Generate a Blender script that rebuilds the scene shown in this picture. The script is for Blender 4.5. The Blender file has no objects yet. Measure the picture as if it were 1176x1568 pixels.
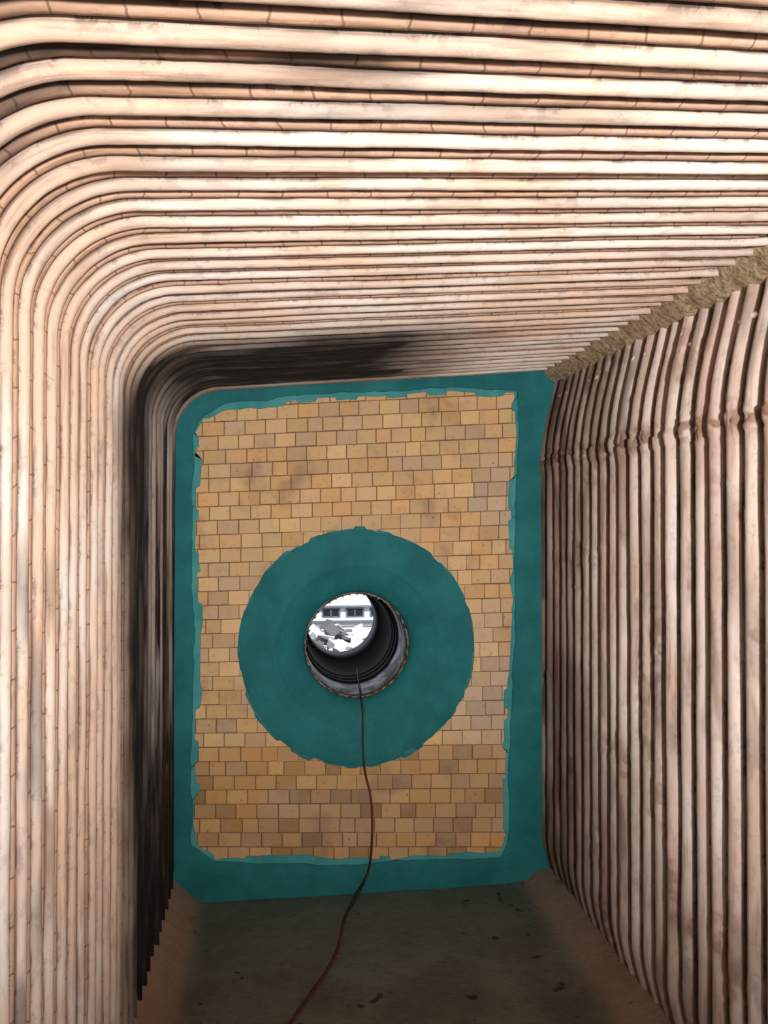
import bpy, bmesh, math, random
import numpy as np
from mathutils import Vector, Matrix
random.seed(7); rng=np.random.RandomState(11)
S=bpy.context.scene
try:
    S.view_settings.view_transform='Standard'
    S.view_settings.look='None'
except Exception as e: print(e)

# ---------------- camera -----------------
F=1177.0; TH=math.atan(163/F); PITCH=math.atan(14/F)
cam=bpy.data.cameras.new('camera'); co=bpy.data.objects.new('camera',cam)
S.collection.objects.link(co); S.camera=co
cam.sensor_fit='VERTICAL'; cam.sensor_height=36; cam.lens=36*F/1568; cam.clip_start=0.02; cam.clip_end=300
co.rotation_euler=(math.radians(90)+PITCH,0,-TH)
co.location=(0,0,0)
CS,SN=math.cos(TH),math.sin(TH)
def ray(px,py):
    u=(px-588)/F; v=(798-py)/F
    return np.array([u*CS+SN, CS-u*SN, v])   # forward ~1
def onY(px,py,Y):
    r=ray(px,py); return r*(Y/r[1])
def onZ(px,py,Z):
    r=ray(px,py); return r*(Z/r[2])

# ---------------- noise -------------------
TAB=rng.rand(256,256)
def vn(x,y,seed=0):
    x=np.asarray(x,float)+seed*17.31; y=np.asarray(y,float)+seed*9.77
    xi=np.floor(x).astype(int); yi=np.floor(y).astype(int)
    fx=x-xi; fy=y-yi; fx=fx*fx*(3-2*fx); fy=fy*fy*(3-2*fy)
    a=TAB[xi%256,yi%256]; b=TAB[(xi+1)%256,yi%256]; c=TAB[xi%256,(yi+1)%256]; d=TAB[(xi+1)%256,(yi+1)%256]
    return (a*(1-fx)+b*fx)*(1-fy)+(c*(1-fx)+d*fx)*fy
def fbm(x,y,o=4,seed=0):
    r=0;a=.5;t=0
    for i in range(o):
        r=r+a*vn(np.asarray(x)*2**i,np.asarray(y)*2**i,seed+i); t+=a; a*=.5
    return r/t
def sst(a,b,x):
    t=np.clip((x-a)/(b-a),0,1); return t*t*(3-2*t)

# ---------------- material helper ------------
def lin(r,g,b):
    f=lambda c:(c/255/12.92) if c/255<=.04045 else ((c/255+.055)/1.055)**2.4
    return (f(r),f(g),f(b),1)
class M:
    def __init__(s,name,rough=.7,metal=0,spec=.3):
        s.m=bpy.data.materials.new(name); s.m.use_nodes=True; s.t=s.m.node_tree; s.n=s.t.nodes
        s.b=s.n['Principled BSDF']; s.b.inputs['Roughness'].default_value=rough; s.b.inputs['Metallic'].default_value=metal
        s.b.inputs['Specular IOR Level'].default_value=spec
    def L(s,a,b): s.t.links.new(a,b)
    def set(s,inp,v):
        if isinstance(v,bpy.types.NodeSocket): s.L(v,inp)
        else: inp.default_value=v
    def math(s,op,a,b=0,c=None,clamp=False):
        n=s.n.new('ShaderNodeMath'); n.operation=op; n.use_clamp=clamp
        s.set(n.inputs[0],a); s.set(n.inputs[1],b)
        if c is not None: s.set(n.inputs[2],c)
        return n.outputs[0]
    def mix(s,f,a,b,mode='MIX'):
        n=s.n.new('ShaderNodeMix'); n.data_type='RGBA'; n.blend_type=mode
        s.set(n.inputs[0],f); s.set(n.inputs[6],a); s.set(n.inputs[7],b); return n.outputs[2]
    def attr(s,name,out='Fac'):
        n=s.n.new('ShaderNodeAttribute'); n.attribute_name=name; return n.outputs[out]
    def pos(s):
        n=s.n.new('ShaderNodeNewGeometry'); return n.outputs['Position']
    def vec(s,x,y,z):
        n=s.n.new('ShaderNodeCombineXYZ'); s.set(n.inputs[0],x); s.set(n.inputs[1],y); s.set(n.inputs[2],z); return n.outputs[0]
    def noise(s,v,sc,det=5,rough=.6):
        n=s.n.new('ShaderNodeTexNoise'); s.L(v,n.inputs['Vector']); n.inputs['Scale'].default_value=sc
        n.inputs['Detail'].default_value=det; n.inputs['Roughness'].default_value=rough; return n.outputs['Fac']
    def ramp(s,f,a,b):
        n=s.n.new('ShaderNodeMapRange'); n.interpolation_type='SMOOTHSTEP'; s.set(n.inputs[0],f)
        n.inputs[1].default_value=a; n.inputs[2].default_value=b; return n.outputs[0]
    def bump(s,h,st=.3,dist=.01):
        n=s.n.new('ShaderNodeBump'); s.L(h,n.inputs['Height']); n.inputs['Strength'].default_value=st; n.inputs['Distance'].default_value=dist
        s.L(n.outputs[0],s.b.inputs['Normal'])
    def col(s,c): s.set(s.b.inputs['Base Color'],c); return s.m

def obj(name,verts,faces,mat=None,smooth=False,parent=None,mats=None,fm=None):
    me=bpy.data.meshes.new(name); me.from_pydata([tuple(map(float,v)) for v in verts],[],faces)
    o=bpy.data.objects.new(name,me); S.collection.objects.link(o)
    if mat: me.materials.append(mat)
    if mats:
        for m in mats: me.materials.append(m)
        if fm is not None: me.polygons.foreach_set('material_index',fm)
    if smooth: me.polygons.foreach_set('use_smooth',[True]*len(me.polygons))
    me.update()
    if parent: o.parent=parent
    return o
def empty(name):
    e=bpy.data.objects.new(name,None); S.collection.objects.link(e); return e
def fattr(o,name,arr):
    a=o.data.attributes.new(name,'FLOAT','POINT'); a.data.foreach_set('value',np.asarray(arr,dtype=np.float32).ravel())

# ---------------- tube materials --------------
def tube_mat(name,right=False):
    m=M(name,rough=.5,spec=.3)
    s=m.attr('s'); tid=m.attr('tid'); gap=m.attr('gap'); fin=m.attr('fin'); soot_dim=m.attr('soot_dim'); crust=m.attr('crust'); tt=m.attr('tt')
    P=m.pos()
    v1=m.vec(m.math('MULTIPLY',s,2.2),m.math('MULTIPLY',tid,5.17),tt)
    v2=m.vec(m.math('MULTIPLY',s,11),m.math('MULTIPLY',tid,3.3),m.math('MULTIPLY',tt,4))
    v3=m.vec(m.math('MULTIPLY',s,5),m.math('MULTIPLY',tid,7.7),m.math('MULTIPLY',tt,9))
    n1=m.noise(v1,1,3); n2=m.noise(v2,1.2,5,.65); n3=m.noise(v3,1,3,.65); nb=m.noise(P,1.9,3); nf=m.noise(P,70,3,.7); npit=m.noise(P,42,3,.7)
    if right:
        c=m.mix(m.ramp(n1,.32,.68),lin(234,218,208),lin(206,178,162))
        c=m.mix(m.math('MULTIPLY',m.ramp(nb,.44,.66),.4),c,lin(184,150,134))
    else:
        c=m.mix(m.ramp(n1,.35,.65),lin(234,221,209),lin(222,198,181))
        c=m.mix(m.math('MULTIPLY',m.ramp(nb,.44,.60),.7),c,lin(222,184,156))
    c=m.mix(m.math('MULTIPLY',m.ramp(n2,.50,.76),.35),c,lin(180,176,174))
    c=m.mix(m.math('MULTIPLY',fin,.8),c,m.mix(n2,lin(198,144,112),lin(214,178,152)))
    fr=m.math('FRACT',m.math('ADD',m.math('MULTIPLY',s,14.0),m.math('ADD',m.math('MULTIPLY',tid,.37),m.math('MULTIPLY',n1,.8))))
    tick=m.math('MULTIPLY',m.math('LESS_THAN',fr,.045),fin)
    c=m.mix(m.math('MULTIPLY',tick,.6),c,lin(90,55,35))
    st=m.math('MULTIPLY',m.ramp(n3,.50,.70),m.ramp(nb,.38,.56))
    c=m.mix(m.math('MULTIPLY',st,.45),c,lin(136,100,78))
    dr=m.math('MULTIPLY',m.ramp(n3,.42,.58),m.ramp(gap,.02,.35))
    c=m.mix(m.math('MULTIPLY',dr,.65),c,lin(90,56,38))
    sp=m.math('MULTIPLY',m.ramp(n2,.45,.56),m.ramp(npit,.52,.58))
    sp=m.math('MULTIPLY',sp,m.math('ADD',m.math('MULTIPLY',gap,1.1),.14),clamp=True)
    c=m.mix(sp,c,lin(58,38,26))
    g=m.math('MULTIPLY',gap,m.math('ADD',.76,m.math('MULTIPLY',n2,.5)),clamp=True)
    c=m.mix(g,c,lin(38,23,16))
    c=m.mix(m.math('MULTIPLY',crust,.85,clamp=True),c,m.mix(nf,lin(74,48,38),lin(180,138,114)))
    so=m.math('MULTIPLY',soot_dim,m.math('ADD',.78,m.math('MULTIPLY',n1,.5)),clamp=True)
    if right: dk_=m.mix(m.ramp(n3,.45,.75),lin(58,38,31),lin(122,88,74))
    else: dk_=m.mix(m.ramp(n3,.5,.75),lin(27,23,22),lin(80,60,49))
    c=m.mix(so,c,dk_)
    m.col(c)
    m.L(m.math('ADD',.50,m.math('MULTIPLY',nf,.3)),m.b.inputs['Roughness'])
    m.bump(m.math('ADD',m.math('MULTIPLY',nf,.7),m.math('MULTIPLY',npit,.6)),.3,.004)
    return m.m
MT=tube_mat('tube_scale'); MTR=tube_mat('tube_scale_right',True)

P_=0.0735
YEND=3.03
def arr_path(pts_fn,n):
    pts=np.array(pts_fn)
    d=np.r_[0,np.cumsum(np.hypot(*np.diff(pts,axis=0).T))]
    s=np.linspace(0,d[-1],n)
    x=np.interp(s,d,pts[:,0]); z=np.interp(s,d,pts[:,1])
    tx=np.gradient(x,s); tz=np.gradient(z,s); l=np.hypot(tx,tz); tx/=l; tz/=l
    k=np.ones(9)/9
    pad=lambda a:np.convolve(np.pad(a,4,mode='edge'),k,'valid')
    tx,tz=pad(tx),pad(tz); l=np.hypot(tx,tz)
    return s,x,z,tz/l,-tx/l

def sheet(name,path,prof,ntube,mat,flipn=1,skew=0.10,soot_dimf=None,crustf=None,seed=0,pitch=P_,wob=.0018,endcut=None):
    s,x,z,nx,nz=path; nx=nx*flipn; nz=nz*flipn
    R=np.random.RandomState(100+seed)
    jit=R.normal(0,.0018,ntube+1); amp=1+R.normal(0,.07,ntube+1)
    rows_y=[];rows_h=[];rows_g=[];rows_f=[];rows_id=[];rows_t=[]
    for i in range(ntube):
        y0=YEND-i*pitch
        for (t,h,g,f) in prof:
            rows_y.append(y0-t*pitch+jit[i]); rows_h.append(h*amp[i]); rows_g.append(g); rows_f.append(f); rows_id.append(i); rows_t.append(t)
    Y=np.array(rows_y)[:,None]; H=np.array(rows_h)[:,None]; G=np.array(rows_g)[:,None]; Fi=np.array(rows_f)[:,None]; I=np.array(rows_id)[:,None].astype(float); TT=np.array(rows_t)[:,None]
    n=len(s); one=np.ones((1,n))
    h=H*one + wob*2*(fbm(s[None]*4+I*7.1,I*3.3+TT*0,3,seed)-.5) + .0008*(vn(s[None]*60,Y*90,seed)-.5)
    if crustf is not None:
        cr,dh=crustf(s[None]*one,z[None]*one+0*Y,Y*one,TT*one,I*one); h=h+dh
    else: cr=np.zeros((len(Y),n))
    yy=Y+ .0025*(fbm(s[None]*2.2+I*3.7,I*5.1,2,seed+5)-.5)*2
    X=x[None]+nx[None]*h; Z=z[None]+nz[None]*h
    yy=yy+skew*(x[None]+.4)*np.clip(1-Y/3.05,0,1)
    if endcut is not None:
        X,Z=endcut(X,Z,yy,Fi*one,I*one,s[None]*one)
    V=np.stack([X,yy,Z],-1).reshape(-1,3)
    nr=len(Y)
    a=(np.arange(nr-1)[:,None]*n+np.arange(n-1)[None]).ravel()
    fs=np.stack([a,a+1,a+n+1,a+n],-1)
    if flipn<0: fs=fs[:,::-1]
    me=bpy.data.meshes.new(name)
    me.vertices.add(len(V)); me.vertices.foreach_set('co',V.astype(np.float32).ravel())
    me.loops.add(fs.size); me.loops.foreach_set('vertex_index',fs.astype(np.int32).ravel())
    me.polygons.add(len(fs)); me.polygons.foreach_set('loop_start',(np.arange(len(fs))*4).astype(np.int32))
    me.polygons.foreach_set('use_smooth',np.ones(len(fs),bool))
    me.update(calc_edges=True); me.validate()
    o=bpy.data.objects.new(name,me); S.collection.objects.link(o); me.materials.append(mat)
    fattr(o,'s',s[None]*np.ones((nr,1))); fattr(o,'tid',I*one); fattr(o,'gap',G*one); fattr(o,'fin',Fi*one); fattr(o,'tt',TT*one)
    so=soot_dimf(X,yy,Z,I*one,s[None]*one) if soot_dimf is not None else np.zeros((nr,n))
    fattr(o,'soot_dim',so); fattr(o,'crust',cr)
    return o

def prof_roof():
    L=[]
    w=.60
    for q in np.linspace(0,1,13):
        a=math.pi*q
        h=.0222*math.sin(a)**.75 if 0<q<1 else -.002
        g=1.0 if q in(0,1) else (.65 if q<.09 or q>.91 else (.15 if q<.17 or q>.83 else 0))
        L.append((.03+w*q,h,g,0))
    L.append((.65,-.003,1,0)); L.append((.67,.0095,.6,1)); L.append((.71,.014,.06,1)); L.append((.81,.0154,0,1)); L.append((.91,.0136,.06,1)); L.append((.955,.0085,.65,1)); L.append((.985,-.003,1,0))
    return L
def prof_right():
    L=[]
    for q in np.linspace(0,1,15):
        a=math.pi*q
        h=.030*math.sin(a)**.85 if 0<q<1 else 0
        e=abs(q-.5)*2
        L.append((.03+.92*q,h,float(sst(.76,.98,e)),0))
    L.append((.97,-.004,1,0))
    return L
XL=-.40
R_=.20; ztop=.515
pts=[(XL,-1.36+i*(ztop-R_+1.36)/40) for i in range(41)]
for i in range(1,33):
    a=math.pi-math.radians(85)*i/32
    pts.append((XL+R_+R_*math.cos(a),ztop-R_+R_*math.sin(a)))
x0,z0=pts[-1]
for i in range(1,41):
    x=x0+(1.09-x0)*i/40; pts.append((x,z0+(x-x0)*.086))
NP=420
s,x,z,nx,nz=arr_path(pts,NP)
split=int(np.argmin(abs(s-(ztop-R_+1.36-.06))))
SC=ztop-R_+1.36
def soot_dim_lr(X,Y,Z,I,s):
    n=fbm(s*2.5,Y*2.5,4,3); n2=fbm(s*1.3,Y*7,3,14); n4=fbm(s*4,Y*30,4,19); n5=fbm(s*1.6,Y*30,3,22)
    yr=1.98; yl=1.85
    k=sst(SC-.1,SC+.25,s)
    yb=yl*(1-k)+yr*k
    band=sst(yb,yb+.34,Y+.22*(n-.5)+.12*(n5-.5))
    roof=band*(1-sst(.30,.88,X+.15*(n2-.5)))*(1-.5*sst(2.84,2.95,Y))
    rust=sst(2.30,2.45,Y)*sst(-1.0,-.3,Z)*.34*sst(.30,.55,n5)*1.3
    left=band*(.98-rust)
    so=left*(1-k)+roof*k
    near=sst(1.25,.80,Y)*sst(.9,-.25,X)*k*sst(.36,.72,n2*.3+n4*.7)
    low=sst(1.6,1.1,Y)*(1-k)*sst(.54,.72,n2*.3+n4*.7)
    lst=sst(.58,.74,n4)*.16
    near_dim=.10*sst(1.15,.8,Y)*k  # evenly darkens the near roof colour, standing in for weaker light there
    return np.clip(so*1.0+near*.72+low*.45+lst+near_dim,0,1)
def lenslice(a,b): return (s[a:b],x[a:b],z[a:b],nx[a:b],nz[a:b])
NT=60
def cut_left(X,Z,Y,Fi,I,ss):
    r=.02*np.sin(I*12.9)+.015
    w=sst(-1.25,-1.36,Z)
    Z=Z+w*(Fi*.05) - w*r*(1-Fi)
    return X,Z
def cut_roof(X,Z,Y,Fi,I,ss):
    w=sst(1.0,1.09,X)
    r=.012*np.sin(I*7.7)
    return X+w*(-.045*Fi+r),Z
sheet('wall_left',lenslice(0,split+1),prof_roof(),NT,MT,soot_dimf=soot_dim_lr,seed=1,endcut=cut_left)
sheet('ceiling',lenslice(split,NP),prof_roof(),NT,MT,soot_dimf=soot_dim_lr,seed=1,endcut=cut_roof)

# ---- right wall
XR=1.085
rp=[]
for i in range(121):
    zz=-1.47+i*(.62+1.47)/120
    xx=XR+.075*float(sst(.25,.70,np.array(zz)))+.05*float(sst(-1.25,-1.50,np.array(zz)))
    rp.append((xx,zz))
pr=arr_path(rp,520)
def crust_right(s,z,Y,T,I):
    zc=.225+.03*fbm(I*1.7,I*.9,2,77)
    n=fbm(s*50,Y*55,2,21)
    e=np.exp(-((z-zc)/.036)**2)
    m=e*sst(.40,.60,n)
    e2=np.exp(-((z+1.06)/.05)**2)*sst(.45,.65,fbm(s*9,Y*9,3,31))
    e3=sst(.64,.72,fbm(s*7,Y*9,4,41))*sst(.35,.5,fbm(s*40,Y*60,2,43))
    cr=np.clip(1.1*m+.75*e2+.6*e3,0,1)
    return cr, m*.007+e2*.003+e3*.002
def soot_right(X,Y,Z,I,s):
    n=fbm(s*1.5,Y*3,4,23); n4=fbm(s*4,Y*26,4,29)
    return np.clip(.66*sst(2.1,3.0,Y+.35*(n-.5))+.18*sst(.5,.68,n)+.30*sst(.56,.68,n4)+.25*sst(-.9,-1.4,Z),0,.85)
sheet('wall_right',pr,prof_right(),NT,MTR,flipn=-1,skew=0,crustf=crust_right,soot_dimf=soot_right,seed=2,pitch=.0725,wob=.002)

# --- ceramic-fibre seal strip at roof / right wall joint
mm=M('fibre_seal',.95,spec=.1); P=mm.pos(); n=mm.noise(P,60,5,.7)
mm.col(mm.mix(mm.ramp(n,.3,.65),lin(138,114,86),lin(210,186,152))); mm.bump(n,.9,.01)
V=[];Fc=[];ny=560;nc=14
for i in range(ny):
    y=-1.3+i*(3.02+1.3)/(ny-1)
    for j in range(nc):
        q=j/(nc-1)
        xx=1.03+q*.155; zz=.645-.110*q
        bul=.014*math.sin(math.pi*q)
        nn=(float(fbm(y*22,q*5,3,51))-.5)*.022
        V.append((xx-.5*bul,y,zz-bul-nn))
for i in range(ny-1):
    for j in range(nc-1):
        a=i*nc+j; Fc.append((a,a+1,a+nc+1,a+nc))
obj('trim_1',V,Fc,mm.m,True)

# ---------------- end wall ---------------------
WE=empty('wall_end')
GX,GZ=.3,-.47
def fan(x,z): return GZ+(z-GZ)*(1+.072*(x-GX))
CX,CZ,CR=.315,-.494,.459
mo=M('mortar',.95,spec=.1); n=mo.noise(mo.pos(),40,4); mo.col(mo.mix(n,lin(86,64,46),lin(130,102,76))); mo.bump(n,.5,.005)
V=[];Fc=[];step=.02
xs=np.arange(-.7,1.5,step); zs=np.arange(-1.7,.95,step)
for xx in xs:
    for zz in zs:
        if math.hypot(xx+step/2-CX,zz+step/2-CZ)<.425: continue
        b=len(V); V+=[(xx,3.004,zz),(xx+step,3.004,zz),(xx+step,3.004,zz+step),(xx,3.004,zz+step)]; Fc.append((b,b+1,b+2,b+3))
obj('mortar_bed',V,Fc,mo.m,parent=WE)
V=[];Fc=[];C=[]
bh=.0562; bw=.0790
def addbox(x0,x1,z0,z1,yf,yb,col,cells=False):
    if not cells:
        b=len(V); e=.0018
        f=[(x0+e,z0+e),(x1-e,z0+e),(x1-e,z1-e),(x0+e,z1-e)]; g=[(x0,z0),(x1,z0),(x1,z1),(x0,z1)]
        for (a,c) in f: V.append((a,yf+random.uniform(-.0006,.0006),fan(a,c)))
        for (a,c) in g: V.append((a,yf+.0025,fan(a,c)))
        for (a,c) in g: V.append((a,yb,fan(a,c)))
        Fc.append((b,b+1,b+2,b+3))
        for k in range(4):
            k2=(k+1)%4; Fc.append((b+k+4,b+k2+4,b+k2,b+k)); Fc.append((b+k+8,b+k2+8,b+k2+4,b+k+4))
        C.extend([col]*12)
    else:
        nxx,nzz=10,7
        for i in range(nxx):
            for j in range(nzz):
                a0=x0+(x1-x0)*i/nxx;a1=x0+(x1-x0)*(i+1)/nxx;c0=z0+(z1-z0)*j/nzz;c1=z0+(z1-z0)*(j+1)/nzz
                if math.hypot((a0+a1)/2-CX,fan((a0+a1)/2,(c0+c1)/2)-CZ)<.435: continue
                b=len(V)
                for (a,c) in ((a0,c0),(a1,c0),(a1,c1),(a0,c1)): V.append((a,yf,fan(a,c)))
                Fc.append((b,b+1,b+2,b+3)); C.extend([col]*4)
pal=[(214,176,126),(208,168,120),(216,178,128),(202,164,124),(212,172,128),(198,162,128),(214,168,116),(206,164,114)]
r=0; zz=-1.44
while zz<.62:
    xx=-.5+(.04 if r%2 else 0)+random.uniform(-.006,.006)
    while xx<1.15:
        w=bw*random.choice([1,1,1,1,1,1,.96,1.04,.75])+random.uniform(-.003,.003)
        j=.0011
        x0,x1,z0,z1=xx+j,xx+w-j,zz+j+random.uniform(-.0008,.0008),zz+bh-j
        cx=(x0+x1)/2;cz=(z0+z1)/2
        d=max(math.hypot(a-CX,c-CZ) for a in(x0,x1) for c in(z0,z1)); dm=math.hypot(cx-CX,cz-CZ)
        p=random.choice(pal)
        g=float(fbm(cx*3.5,cz*3.5,3,61)); 
        gr=max(0,min(1,(g-.5)*5))*.6*random.uniform(.5,1.1)
        k=random.uniform(.94,1.04)
        col=tuple(min(255,(p[q]*(1-gr)+(188,166,150)[q]*gr)*k) for q in range(3))
        if cz<-.9: col=tuple(q*w_ for q,w_ in zip(col,(.92,.87,.79)))  # lower courses coloured darker to imitate light falling off downwards
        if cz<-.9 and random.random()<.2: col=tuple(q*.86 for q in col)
        cl=lin(*col)
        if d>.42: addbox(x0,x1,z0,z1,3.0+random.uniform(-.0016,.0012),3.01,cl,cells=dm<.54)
        xx+=w
    zz+=bh; r+=1
bk=M('fire_brick',.85,spec=.2); P=bk.pos(); n=bk.noise(P,30,6,.7); n2=bk.noise(P,7,4); n4=bk.noise(P,4,4,.6)
c=bk.attr('bcol','Color'); c=bk.mix(bk.math('MULTIPLY',bk.ramp(n,.5,.75),.45),c,lin(160,120,82)); c=bk.mix(bk.math('MULTIPLY',bk.ramp(n2,.5,.7),.35),c,lin(190,160,136))
c=bk.mix(bk.math('MULTIPLY',bk.ramp(n4,.52,.68),.5),c,lin(132,104,86))
c=bk.mix(bk.math('MULTIPLY',bk.ramp(bk.noise(P,48,3),.64,.71),.55),c,lin(90,62,42))
bk.col(c); bk.bump(n,.4,.004)
o=obj('fire_bricks',V,Fc,bk.m,parent=WE)
a=o.data.color_attributes.new('bcol','FLOAT_COLOR','POINT'); a.data.foreach_set('color',np.array(C,dtype=np.float32).ravel())

def teal(name,c1,c2,c3,rough=.6):
    t=M(name,rough,spec=.2); P=t.pos(); n=t.noise(P,6,6,.6); n2=t.noise(P,60,4,.7)
    c=t.mix(t.ramp(n,.35,.65),lin(*c1),lin(*c2)); c=t.mix(t.math('MULTIPLY',t.ramp(n2,.58,.78),.4),c,lin(*c3)); t.col(c); t.bump(t.math('ADD',n2,t.math('MULTIPLY',n,1)),.5,.007); return t.m
T1=teal('teal_paint',(33,110,111),(26,95,98),(56,132,128),.7)
T2=teal('teal_overspray',(78,148,146),(54,128,130),(160,160,124),.8)
def outline(inset,amp,seed,stepq=False):
    raw=[(300,700),(300,665),(312,640),(345,622),(400,617),(470,607),(560,603),(650,599),(730,598),(789,600),(791,660),(787,760),(784,900),(783,1000),(779,1100),(775,1200),(773,1290),(765,1308),(700,1310),(600,1312),(500,1318),(400,1314),(330,1312),(298,1290),(299,1200),(300,1080),(300,950),(298,800)]
    pts=[onY(a,b,3.0)[[0,2]] for a,b in raw]
    pts=np.array(pts+[pts[0]])
    d=np.r_[0,np.cumsum(np.hypot(*np.diff(pts,axis=0).T))]
    n=700; ss=np.linspace(0,d[-1],n,endpoint=False)
    X=np.interp(ss,d,pts[:,0]); Z=np.interp(ss,d,pts[:,1])
    c=np.array([.31,-.4]); 
    dx,dz=X-c[0],Z-c[1]
    off=inset+amp*(fbm(ss*9,ss*0+seed,3,seed)-.5)*2+amp*.9*((vn(np.floor(ss/.04),ss*0+.5,seed+3)>.5)*1.0-.5)*(1 if stepq else .3)
    W,Hh=.62,.9
    nxn=np.where(abs(dx)/W>abs(dz)/Hh,np.sign(dx),0); nzn=np.where(abs(dx)/W>abs(dz)/Hh,0,np.sign(dz))
    k=np.ones(15)/15
    nxn=np.convolve(np.r_[nxn[-7:],nxn,nxn[:7]],k,'valid'); nzn=np.convolve(np.r_[nzn[-7:],nzn,nzn[:7]],k,'valid')
    return X-nxn*off,Z-nzn*off
def border(name,inset,amp,seed,yf,mat,stepq):
    X,Z=outline(inset,amp,seed,stepq); n=len(X); V=[];Fc=[]
    cx,cz=.31,-.4
    lv=[(0,3.006),(0,yf+.002),(.004,yf)]
    for (o_,y) in lv:
        for i in range(n):
            dx,dz=X[i]-cx,Z[i]-cz; l=math.hypot(dx,dz); V.append((X[i]+dx/l*o_,y,Z[i]+dz/l*o_))
    K=8
    for k in range(1,K+1):
        for i in range(n):
            dx,dz=X[i]-cx,Z[i]-cz
            q=min((1.05 if dx>0 else .95)/abs(dx) if abs(dx)>1e-6 else 9,(1.15 if dz>0 else 1.3)/abs(dz) if abs(dz)>1e-6 else 9)
            w=k/K
            xx=X[i]+(dx*q-dx)*w; z_=Z[i]+(dz*q-dz)*w
            V.append((xx,yf+(.006*(float(vn(xx*9,z_*9,71))-.5)),z_))
    for L in range(len(lv)+K-1):
        for i in range(n):
            j=(i+1)%n; a=L*n+i; b=L*n+j; Fc.append((b,a,a+n,b+n))
    return obj(name,V,Fc,mat,True,parent=WE)
border('overspray_edge',.012,.015,5,2.9968,T2,True)
border('teal_border',-.008,.009,8,2.991,T1,False)
# ---------------- quarl (burner cone) ---------------
BQ=empty('burner_quarl')
def lathe(name,prof,mat,n=256,edge=None,parent=None,smooth=True):
    V=[];Fc=[]
    for k,(r,y) in enumerate(prof):
        for i in range(n):
            a=2*math.pi*i/n; rr=r
            if edge and k<edge[0]: rr+=edge[1](a)
            V.append((CX+rr*math.cos(a),y,CZ+rr*math.sin(a)))
    for k in range(len(prof)-1):
        for i in range(n):
            j=(i+1)%n; Fc.append((k*n+i,k*n+j,(k+1)*n+j,(k+1)*n+i))
    return obj(name,V,Fc,mat,smooth,parent)
def e1(a): return .011*(float(vn(math.floor(a*9)*1.0,.5,81))-.5)+.010*(float(vn(a*14,2.5,82))-.5)
def e2(a): return .024*(float(vn(math.floor(a*10)*1.0,.5,91))-.35)
lathe('overspray_ring',[(.462,2.9975),(.462,2.9965),(.38,2.9962)],T2,edge=(2,e2),parent=BQ)
lathe('cone',[(CR,3.003),(CR,2.9945),(CR-.001,2.9935),(CR-.004,2.993),(.42,2.993),(.36,2.994),(.325,2.996),(.318,2.9975),(.313,3.0005),(.307,3.003),(.300,3.005),(.26,3.020),(.230,3.036),(.216,3.049),(.210,3.062),(.208,3.12)],T1,edge=(4,e1),parent=BQ)
# ---------------- throat ---------------
BT=empty('burner_throat')
bs=M('blued_steel',.4,metal=.7); n=bs.noise(bs.pos(),14,5); bs.col(bs.mix(bs.ramp(n,.4,.62),lin(50,50,58),lin(176,180,194)))
bl=M('black_steel',.6,spec=.3); n=bl.noise(bl.pos(),20,5); bl.col(bl.mix(n,lin(6,6,7),lin(16,15,15)))
ru=M('rusty_rim',.7,metal=.3); n=ru.noise(ru.pos(),50,5); ru.col(ru.mix(ru.ramp(n,.4,.6),lin(80,58,46),lin(156,130,112)))
lathe('liner',[(.206,3.080),(.203,3.095),(.203,3.30)],bs.m,96,parent=BT)
lathe('rim_ring',[(.2095,3.058),(.2075,3.054),(.2045,3.054),(.2030,3.058),(.2030,3.085)],ru.m,96,parent=BT)
lathe('outer_sleeve',[(.203,3.30),(.196,3.305),(.196,3.32),(.203,3.33),(.203,3.77)],bl.m,96,parent=BT)
lathe('inner_sleeve',[(.203,3.40),(.192,3.40),(.190,3.41),(.190,3.77),(.176,3.77),(.176,3.95),(.30,3.95)],bl.m,96,parent=BT)
bm=bmesh.new()
for i in range(44):
    a=2*math.pi*i/44
    mt=Matrix.Translation((CX+.2035*math.cos(a),3.060,CZ+.2035*math.sin(a)))@Matrix.Rotation(math.radians(90),4,'X')
    bmesh.ops.create_cone(bm,segments=6,radius1=.0052,radius2=.004,depth=.012,cap_ends=True,matrix=mt)
me=bpy.data.meshes.new('rim_bolts'); bm.to_mesh(me); bm.free(); me.materials.append(ru.m)
o=bpy.data.objects.new('rim_bolts',me); S.collection.objects.link(o); o.parent=BT
def tube(name,pts,r,mat,parent=None,res=6):
    cu=bpy.data.curves.new(name,'CURVE'); cu.dimensions='3D'; cu.bevel_depth=r; cu.bevel_resolution=res
    sp=cu.splines.new('NURBS'); sp.points.add(len(pts)-1)
    for p,q in zip(sp.points,pts): p.co=(*map(float,q),1)
    sp.use_endpoint_u=True; sp.order_u=3
    cu.materials.append(mat); o=bpy.data.objects.new(name,cu); S.collection.objects.link(o)
    if parent: o.parent=parent
    cu.use_fill_caps=True
    return o
cr=M('red_cable',.5,spec=.4); P=cr.pos(); n=cr.noise(P,3,2)
cr.col(cr.mix(cr.ramp(n,.4,.6),lin(112,40,30),lin(36,20,18)))
pts=[(.36,3.5,-.675),(.345,3.3,-.690),(.338,3.15,-.690),onY(551,1052,3.04),onY(557,1090,3.0),onY(555,1130,2.985),onY(558,1180,2.978),onY(570,1220,2.978),onY(571,1270,2.978),onY(568,1320,2.976),onY(560,1345,2.97),onZ(545,1374,-1.432),onZ(528,1400,-1.436),onZ(522,1440,-1.436),onZ(508,1475,-1.436),onZ(480,1515,-1.436),onZ(440,1568,-1.436),onZ(395,1640,-1.436),onZ(330,1900,-1.436)]
tube('power_cable',pts,.0036,cr.m)

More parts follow.
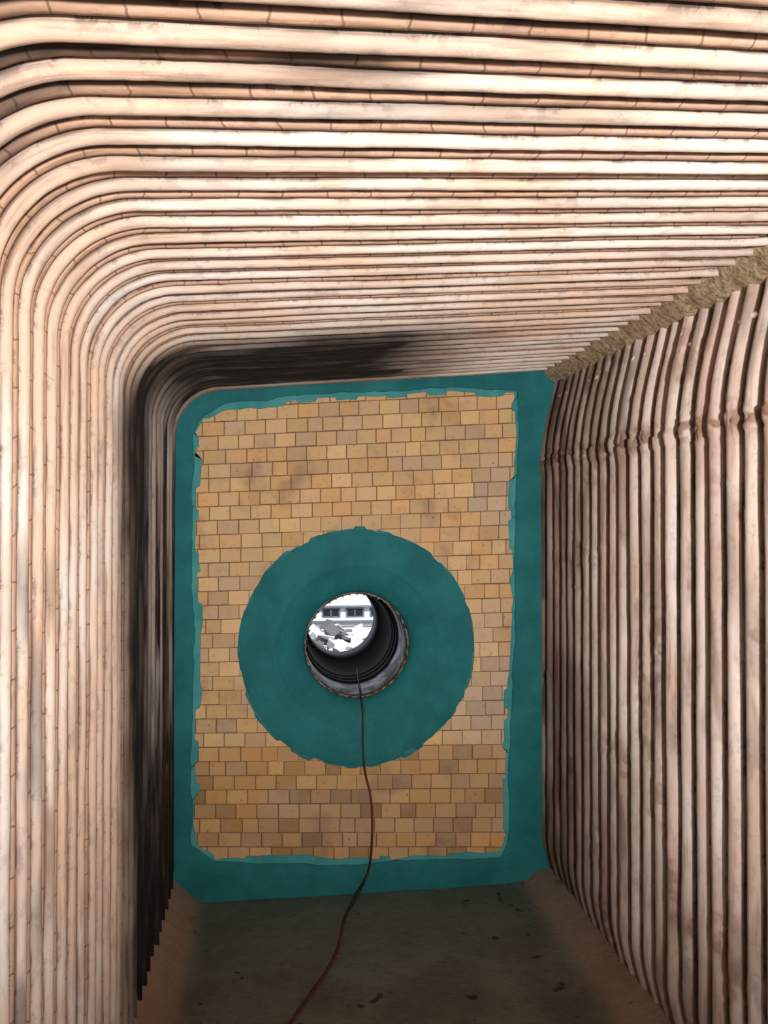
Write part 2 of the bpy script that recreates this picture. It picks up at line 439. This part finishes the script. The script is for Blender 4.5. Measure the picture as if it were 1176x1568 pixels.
# ---------------- floor ----------------
fl=M('floor_refractory',.8,spec=.25); P=fl.pos(); n=fl.noise(P,5,7,.65); n2=fl.noise(P,28,5,.7); n3=fl.noise(P,11,3,.5)
c=fl.mix(fl.ramp(n,.35,.65),lin(100,90,77),lin(126,113,98)); c=fl.mix(fl.math('MULTIPLY',fl.ramp(n2,.5,.7),.5),c,lin(86,78,67))
sx=fl.n.new('ShaderNodeSeparateXYZ'); fl.L(P,sx.inputs[0])
tm=fl.math('MULTIPLY',fl.ramp(fl.math('ADD',sx.outputs[1],fl.math('MULTIPLY',fl.math('SUBTRACT',n,.5),1.0)),2.1,3.1),.65)
c=fl.mix(tm,c,lin(70,102,90)); 
c=fl.mix(fl.math('MULTIPLY',fl.ramp(n3,.66,.70),.8),c,lin(40,28,20))
pk=fl.attr('pink'); c=fl.mix(fl.math('MULTIPLY',pk,.75),c,lin(172,136,116))
fl.col(c); fl.bump(fl.math('ADD',n2,fl.math('MULTIPLY',n,2)),.5,.01)
V=[];Fc=[];pk=[]
prof=[(-.46,-1.27),(-.43,-1.315),(-.405,-1.335),(-.36,-1.375),(-.31,-1.425),(-.27,-1.445)]
fx=[p[0] for p in prof]+list(np.linspace(-.24,.90,24))+[.93,.96,.99,1.02,1.06,1.10,1.2]
ny=120
for i in range(ny):
    y=-1.3+4.32*i/(ny-1)
    for xx in fx:
        zz=float(np.interp(xx,[p[0] for p in prof]+[.92,.99,1.02,1.10,1.2],[p[1] for p in prof]+[-1.448,-1.435,-1.41,-1.395,-1.36]))
        lat=float(fbm(xx*6,y*6,3,55))
        V.append((xx,y,zz+.010*(lat-.5))); pk.append(float(sst(-.25,-.33,np.array(xx))+.6*sst(.93,1.0,np.array(xx))))
m_=len(fx)
for i in range(ny-1):
    for j in range(m_-1):
        a=i*m_+j; Fc.append((a,a+1,a+m_+1,a+m_))
o=obj('floor',V,Fc,fl.m,True); fattr(o,'pink',pk)

# ---------------- rear wall (behind the camera) ---------------
rw=M('rear_refractory',.9,spec=.1); n=rw.noise(rw.pos(),4,5); rw.col(rw.mix(n,lin(156,142,130),lin(126,114,104))); rw.bump(n,.4,.01)
V=[(-.7,-1.25,-1.6),(1.4,-1.25,-1.6),(1.4,-1.25,.95),(-.7,-1.25,.95),(-.7,-1.35,-1.6),(1.4,-1.35,-1.6),(1.4,-1.35,.95),(-.7,-1.35,.95)]
obj('wall_back',V,[(0,3,2,1),(4,5,6,7),(0,1,5,4),(1,2,6,5),(2,3,7,6),(3,0,4,7)],rw.m)

# ---------------- outside ----------------
YB=40.0
def simple(name,c,rough=.8,c2=None,metal=0):
    t=M(name,rough,metal=metal,spec=.2); n=t.noise(t.pos(),.8,4); t.col(t.mix(n,lin(*c),lin(*(c2 or tuple(k*.85 for k in c))))); return t.m
wh=simple('white_render',(238,240,242),c2=(228,232,236)); gy=simple('grey_trim',(130,135,142)); dk=simple('dark_glass',(40,46,56),.3); yd=simple('yard_concrete',(160,160,162)); db=simple('white_board',(236,236,238)); db2=simple('grey_board',(110,108,108))
def boxes(name,lst,mats,parent=None):
    V=[];Fc=[];fm=[]
    for (c,d,rot,mi) in lst:
        b=len(V); Rm=Matrix.Rotation(rot[2],3,'Z')@Matrix.Rotation(rot[1],3,'Y')@Matrix.Rotation(rot[0],3,'X')
        for sx_ in(-1,1):
            for sy in(-1,1):
                for sz in(-1,1):
                    V.append(tuple(Vector(c)+Rm@Vector((sx_*d[0]/2,sy*d[1]/2,sz*d[2]/2))))
        Fc+=[(b,b+1,b+3,b+2),(b+4,b+6,b+7,b+5),(b,b+4,b+5,b+1),(b+2,b+3,b+7,b+6),(b,b+2,b+6,b+4),(b+1,b+5,b+7,b+3)]; fm+=[mi]*6
    return obj(name,V,Fc,None,parent=parent,mats=mats,fm=fm)
GZo=-5.9
L=[((4,YB+2,-3.5),(30,4,4.8),(0,0,0),0)]
for i in range(-8,12):
    xx=4+i*1.25
    L.append(((xx,YB-.02,-4.75),(.95,.10,.45),(0,0,0),1)); L.append(((xx,YB-.08,-4.75),(.78,.05,.32),(0,0,0),2)); L.append(((xx,YB-.12,-4.75),(.05,.05,.32),(0,0,0),1))
L.append(((4,YB-.15,-4.42),(30,.35,.06),(0,0,0),1)); L.append(((4,YB-.12,-5.2),(30,.2,.07),(0,0,0),1)); L.append(((4,YB-.3,-5.45),(30,.12,.07),(0,0,0),1))
for i in range(-12,14): L.append(((4+i*.9,YB-.3,-5.6),(.05,.1,.5),(0,0,0),1))
boxes('office_building',L,[wh,gy,dk])
obj('yard_ground',[(-40,4.6,GZo),(60,4.6,GZo),(60,80,GZo),(-40,80,GZo)],[(0,1,2,3)],yd)
L=[];rr=random.Random(3)
for i in range(120):
    yy=rr.uniform(32.5,39); xx=yy*rr.uniform(-.02,.20)
    L.append(((xx,yy,GZo+rr.uniform(.05,.55)),(rr.uniform(.25,1.1),rr.uniform(.2,.7),rr.choice([.06,.08,.25,.5])),(rr.uniform(-1,1),rr.uniform(-.8,.8),rr.uniform(0,3)),rr.choice([0,0,0,0,1,2])))
boxes('scrap_board_pile',L,[db,db2,dk])

# ---------------- lights --------------
w=bpy.data.worlds.new('World'); S.world=w; w.use_nodes=True
w.node_tree.nodes['Background'].inputs[0].default_value=(.86,.92,1,1); w.node_tree.nodes['Background'].inputs[1].default_value=1.0
def light(name,t,loc,e,rot=(0,0,0),size=.2,col=(1,1,1)):
    l=bpy.data.lights.new(name,t); l.energy=e; l.color=col
    if t=='AREA': l.size=size
    elif t in('POINT','SPOT'): l.shadow_soft_size=size
    elif t=='SUN': l.angle=.02
    o=bpy.data.objects.new(name,l); S.collection.objects.link(o); o.location=loc; o.rotation_euler=rot; return o
light('sun','SUN',(0,0,20),3.6,(math.radians(52),0,math.radians(-25)))
sp=light('work_lamp','SPOT',(.30,-.95,-.07),430,size=.08,col=(1,.98,.955))
sp.data.spot_size=math.radians(75); sp.data.spot_blend=1.0
d=Vector((.05,1,.12)); sp.rotation_euler=d.to_track_quat('-Z','Y').to_euler()
light('added_fill','POINT',(.25,-.4,-.15),13,size=.12,col=(1,.97,.94))  # added fill that lifts the overall level; no lamp stands here
